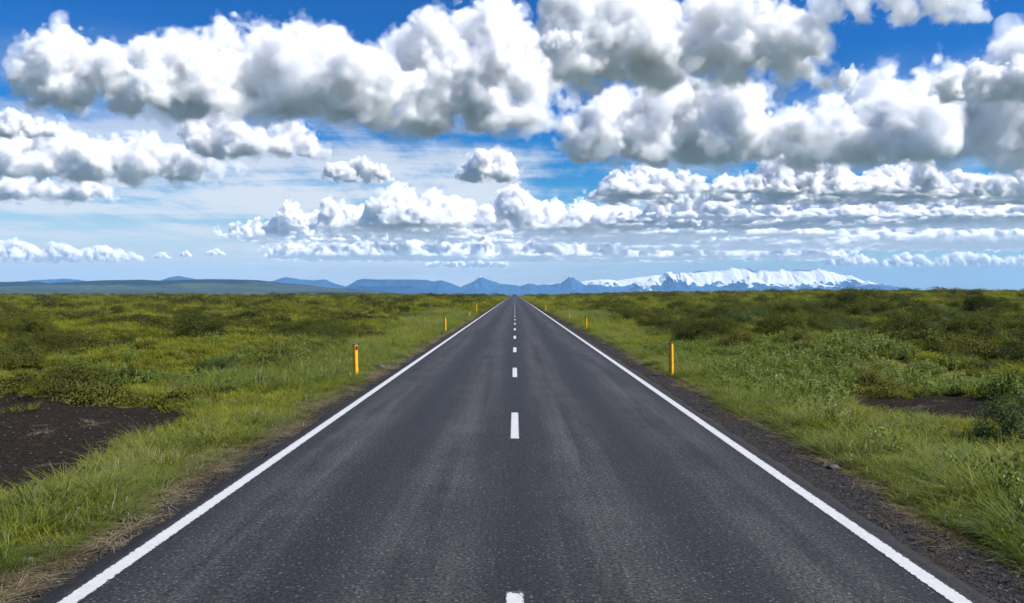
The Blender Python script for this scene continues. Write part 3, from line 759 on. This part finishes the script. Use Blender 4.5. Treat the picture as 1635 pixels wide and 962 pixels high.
CL = [ # top outline, base, rmax, density factor, noise cut, label
    ([(60, 85), (85, 50), (120, 50), (150, 64), (170, 85), (200, 80), (235, 55), (262, 75), (280, 100)], 165, 42, 1.0, 0, 'white cloud puff at the far upper left with a ragged grey underside'),
    ([(270, 75), (300, 66), (335, 42), (370, 28), (400, 44), (440, 38), (455, 50), (500, 54), (540, 55), (575, 68), (600, 75), (640, 90)], 178, 52, 1.0, 0, 'long bright cloud in the upper left joined to the tall central one'),
    ([(620, 70), (650, 45), (690, 35), (720, 30), (745, 10), (775, 8), (800, 8), (830, 25), (855, 45), (855, 75), (868, 105), (875, 150)], 200, 55, 1.1, 0, 'tall white cumulus just left of the top centre'),
    ([(925, -30), (950, -25), (980, -20), (1050, -25), (1120, -12), (1180, 0), (1215, 15), (1225, 12), (1265, 25), (1290, 50), (1305, 75)], 128, 55, 1.0, 0, 'large white cloud with a grey base at the top right of centre'),
    ([(935, 185), (950, 168), (972, 160), (1000, 140), (1040, 128), (1090, 125), (1130, 130), (1190, 140), (1215, 170), (1235, 185), (1260, 165), (1290, 185), (1340, 160), (1370, 155), (1400, 170), (1425, 190)], 252, 45, 1.1, 0, 'long flat-based cumulus below the large top cloud'),
    ([(1360, 200), (1400, 155), (1425, 118), (1440, 115), (1460, 135), (1480, 112), (1500, 110), (1520, 95), (1550, 92), (1580, 70), (1600, 62), (1640, 75), (1700, 80), (1760, 90)], 252, 55, 1.2, 0, 'towering white cumulus at the right edge of the sky'),
    ([(1508, 120), (1540, 100), (1580, 105), (1640, 95), (1720, 100)], 155, 28, 1.0, 0, 'grey-bottomed cloud crossing in front of the right-hand tower'),
    ([(-60, 200), (0, 205), (50, 212), (100, 200), (140, 218), (200, 222), (250, 218), (290, 235), (320, 232), (350, 245), (385, 265)], 282, 36, 1.0, 0, 'grey-white cloud bank along the left edge'),
    ([(-40, 185), (0, 180), (30, 178), (70, 195), (95, 205)], 215, 20, .8, .02, 'small cloud shred on top of the left cloud bank'),
    ([(-60, 262), (0, 262), (40, 280), (90, 285), (140, 280), (165, 295), (185, 312)], 316, 24, .8, .01, 'thin grey cloud hanging below the left cloud bank'),
    ([(320, 180), (345, 162), (365, 185), (385, 205), (410, 195), (440, 215)], 245, 26, .8, .01, 'torn grey cloud between the left bank and the centre'),
    ([(450, 195), (470, 190), (490, 200), (515, 230)], 248, 20, .6, .03, 'small hazy grey cloud right of the torn one'),
    ([(528, 262), (560, 255), (580, 252), (605, 262), (635, 283)], 288, 16, .9, .01, 'slim cloud left of the small round one'),
    ([(745, 255), (765, 242), (800, 240), (822, 255)], 286, 22, 1.0, 0, 'small rounded cloud alone above the mountains'),
    ('row', (480, 1040, 283, 364, 3.0, 1.3, 46), 'bright row of cumulus tops above the road end'),
    ('row', (380, 1320, 308, 379, 4.0, 2.0, 38), 'wide grey-blue cloud bank in front of the bright cumulus row'),
    ('row', (930, 1800, 246, 314, 3.5, 1.4, 48), 'long white-topped cloud layer reaching the right edge'),
    ('row', (980, 1800, 282, 354, 4.0, 2.0, 40), 'flat grey cloud layer right of centre, second from the top'),
    ('row', (1000, 1800, 315, 388, 4.5, 2.0, 34), 'third cloud layer on the right with white puffs'),
    ('row', (430, 1330, 348, 411, 4.5, 2.0, 30), 'lowest flat grey bank above the mountains'),
    ([(-40, 395), (0, 385), (30, 380), (50, 392), (75, 398), (90, 382), (105, 392), (130, 398), (160, 392), (190, 398), (225, 412)], 417, 13, 1.0, 0, 'low row of cloud heads near the left horizon'),
    ([(1320, 412), (1340, 402), (1370, 405), (1400, 416)], 424, 8, 1.0, 0, 'small white cloud puff low beside the mountain shoulder'),
    ([(1412, 415), (1440, 404), (1465, 406), (1492, 418)], 426, 9, 1.0, 0, 'small white cloud puff low, middle of three by the right horizon'),
    ([(1498, 410), (1530, 400), (1560, 405), (1600, 412), (1660, 402), (1720, 405)], 424, 9, 1.0, 0, 'low white cloud cut by the right edge'),
    ([(680, 415), (720, 412), (760, 410), (810, 418)], 426, 6, .9, 0, 'thin low cloud just above the central peaks'),
    ([(247, 407), (258, 401), (271, 409)], 412, 5, 1.0, 0, 'tiny cloud low on the left, first of a scattered three'),
    ([(289, 406), (297, 399), (306, 407)], 409, 5, 1.0, 0, 'tiny pointed cloud between two others low on the left'),
    ([(330, 402), (345, 396), (360, 404)], 407, 5, 1.0, 0, 'tiny cloud low on the left, last of a scattered three'),
    ([(1320, -20), (1360, -50), (1420, -42), (1480, -55), (1560, -25)], 24, 36, .2, .02, 'small torn white cloud cut by the top edge on the right'),
    ([(1335, 125), (1352, 108), (1365, 120)], 146, 11, .3, .03, 'small wispy shred in the blue gap on the right'),
    ([(865, 60), (890, 48), (925, 55)], 78, 11, .25, .03, 'faint wisp between the two highest clouds'),
]
for i, c_ in enumerate(CL):
    if c_[0] == 'row':
        X0, X1, yt, yb, dep, df, cell = c_[1]; o = puff_cloud(None, yb, 0, df, 0, 31 + i, B=row_blobs(X0, X1, yt, yb, dep * .7, 31 + i), slab=yb - yt)
    else:
        pts, yb, rmax, df, cut, lab = c_
        o = puff_cloud(pts, yb, rmax, df, cut * 4, 100 + i, None if yb > 60 else H0 * F / (VY - 125) * .97)
    tag(o, c_[-1], 'cloud', 'clouds in the sky')
print('cloud faces', sum(len(o.data.polygons) for o in COL.objects if o.name.startswith(('cloud', 'thick_vapour'))))

# ------------------------------------------------------------------ haze between here and the mountains
t = NT('haze_air')
v = t.n('ShaderNodeVolumePrincipled', {'Color': (.30, .62, 1.0), 'Density': 5.6e-5, 'Anisotropy': .0})
t.t.links.new(v.outputs[0], t.out.inputs['Volume']); t.m.cycles.homogeneous_volume = True
bm = bmesh.new(); bmesh.ops.create_cube(bm, size=1)
for q in bm.verts: q.co = Vector((q.co.x * 36000, 6000 + q.co.y * 24000, 245 + q.co.z * 560))
hm = bpy.data.meshes.new('haze'); bm.to_mesh(hm); bm.free()
tag(obj('haze', hm, t.m), kind='stuff')

# ------------------------------------------------------------------ sky and sun
w = bpy.data.worlds.new('World'); sc.world = w; w.use_nodes = True; nt = w.node_tree; nt.nodes.clear()
class WT(NT):
    def __init__(s, tree): s.t = tree
W = WT(nt); wo = W.n('ShaderNodeOutputWorld')
sky = W.n('ShaderNodeTexSky', sky_type='NISHITA', sun_disc=False, sun_elevation=R(SUN_EL), sun_rotation=R(SUN_AZ), air_density=1.0, dust_density=0.0, ozone_density=3.0)
hs = W.n('ShaderNodeHueSaturation', {'Saturation': 1.75, 'Color': sky.outputs[0]}).outputs[0]
dirv = W.n('ShaderNodeTexCoord').outputs['Generated']
sp = W.n('ShaderNodeSeparateXYZ', {0: dirv}); el = sp.outputs[2]
pl = W.n('ShaderNodeVectorMath', {0: dirv, 1: W.n('ShaderNodeCombineXYZ', {0: W.math('ADD', el, .05), 1: W.math('ADD', el, .05), 2: 1.0}).outputs[0]}, operation='DIVIDE').outputs[0]
ci1 = W.noise(mapping(W, pl, (.35, .9, 0)), 1.0, 6, .6, noise_dimensions='2D'); ci2 = W.noise(mapping(W, pl, (1.1, .35, 0)), 1.3, 6, .65, noise_dimensions='2D')
veil = W.math('MULTIPLY', W.range(W.math('ADD', W.math('MULTIPLY', ci1, .6), W.math('MULTIPLY', ci2, .4)), .41, .58), W.range(el, .30, .12))
veil = W.math('MULTIPLY', veil, W.range(sp.outputs[0], .22, -.05, .35, .92))
low = W.math('MULTIPLY', W.range(el, W.range(sp.outputs[0], .25, -.25, .10, .15), .0, 0, 1.0), .85)
grade = W.mix(W.range(el, .02, .30), (.75, .92, 1.0), (.25, .72, 1.05))
c = W.mix(1.0, hs, grade, 'MULTIPLY')
c = W.mix(veil, c, (8.0, 8.3, 8.7)); c = W.mix(low, c, W.mix(W.range(sp.outputs[0], -.1, .4), (8.0, 8.3, 8.7), (4.2, 5.8, 7.6)))
bgn = W.n('ShaderNodeBackground', {'Color': c, 'Strength': .061}); nt.links.new(bgn.outputs[0], wo.inputs['Surface'])
L = bpy.data.lights.new('sun', 'SUN'); L.energy = 5.0; L.angle = R(.5); L.color = (1, .965, .91)
lo = bpy.data.objects.new('sun', L); COL.objects.link(lo)
lo.rotation_euler = Vector((math.sin(R(SUN_AZ)) * math.cos(R(SUN_EL)), math.cos(R(SUN_AZ)) * math.cos(R(SUN_EL)), math.sin(R(SUN_EL)))).to_track_quat('Z', 'Y').to_euler()

# ------------------------------------------------------------------ camera and render settings
cam = bpy.data.cameras.new('camera'); co = bpy.data.objects.new('camera', cam); COL.objects.link(co); sc.camera = co
cam.lens = 36 * F / 1635; cam.clip_end = 200000; co.location = (0, 0, CAM); co.rotation_euler = (R(90 - .573), 0, R(.198))
vs = sc.view_settings; vs.view_transform = 'Standard'; vs.look = 'None'; vs.gamma = 1; vs.use_curve_mapping = False; vs.exposure = .80
cy = sc.cycles; cy.max_bounces = 20; cy.volume_bounces = 18; cy.diffuse_bounces = 3; cy.glossy_bounces = 2; cy.transmission_bounces = 4
cy.transparent_max_bounces = 96; cy.use_denoising = True; cy.denoising_input_passes = 'RGB_ALBEDO_NORMAL'; cy.denoising_prefilter = 'ACCURATE'; cy.denoiser = 'OPENIMAGEDENOISE'; cy.use_adaptive_sampling = True; cy.adaptive_threshold = .02
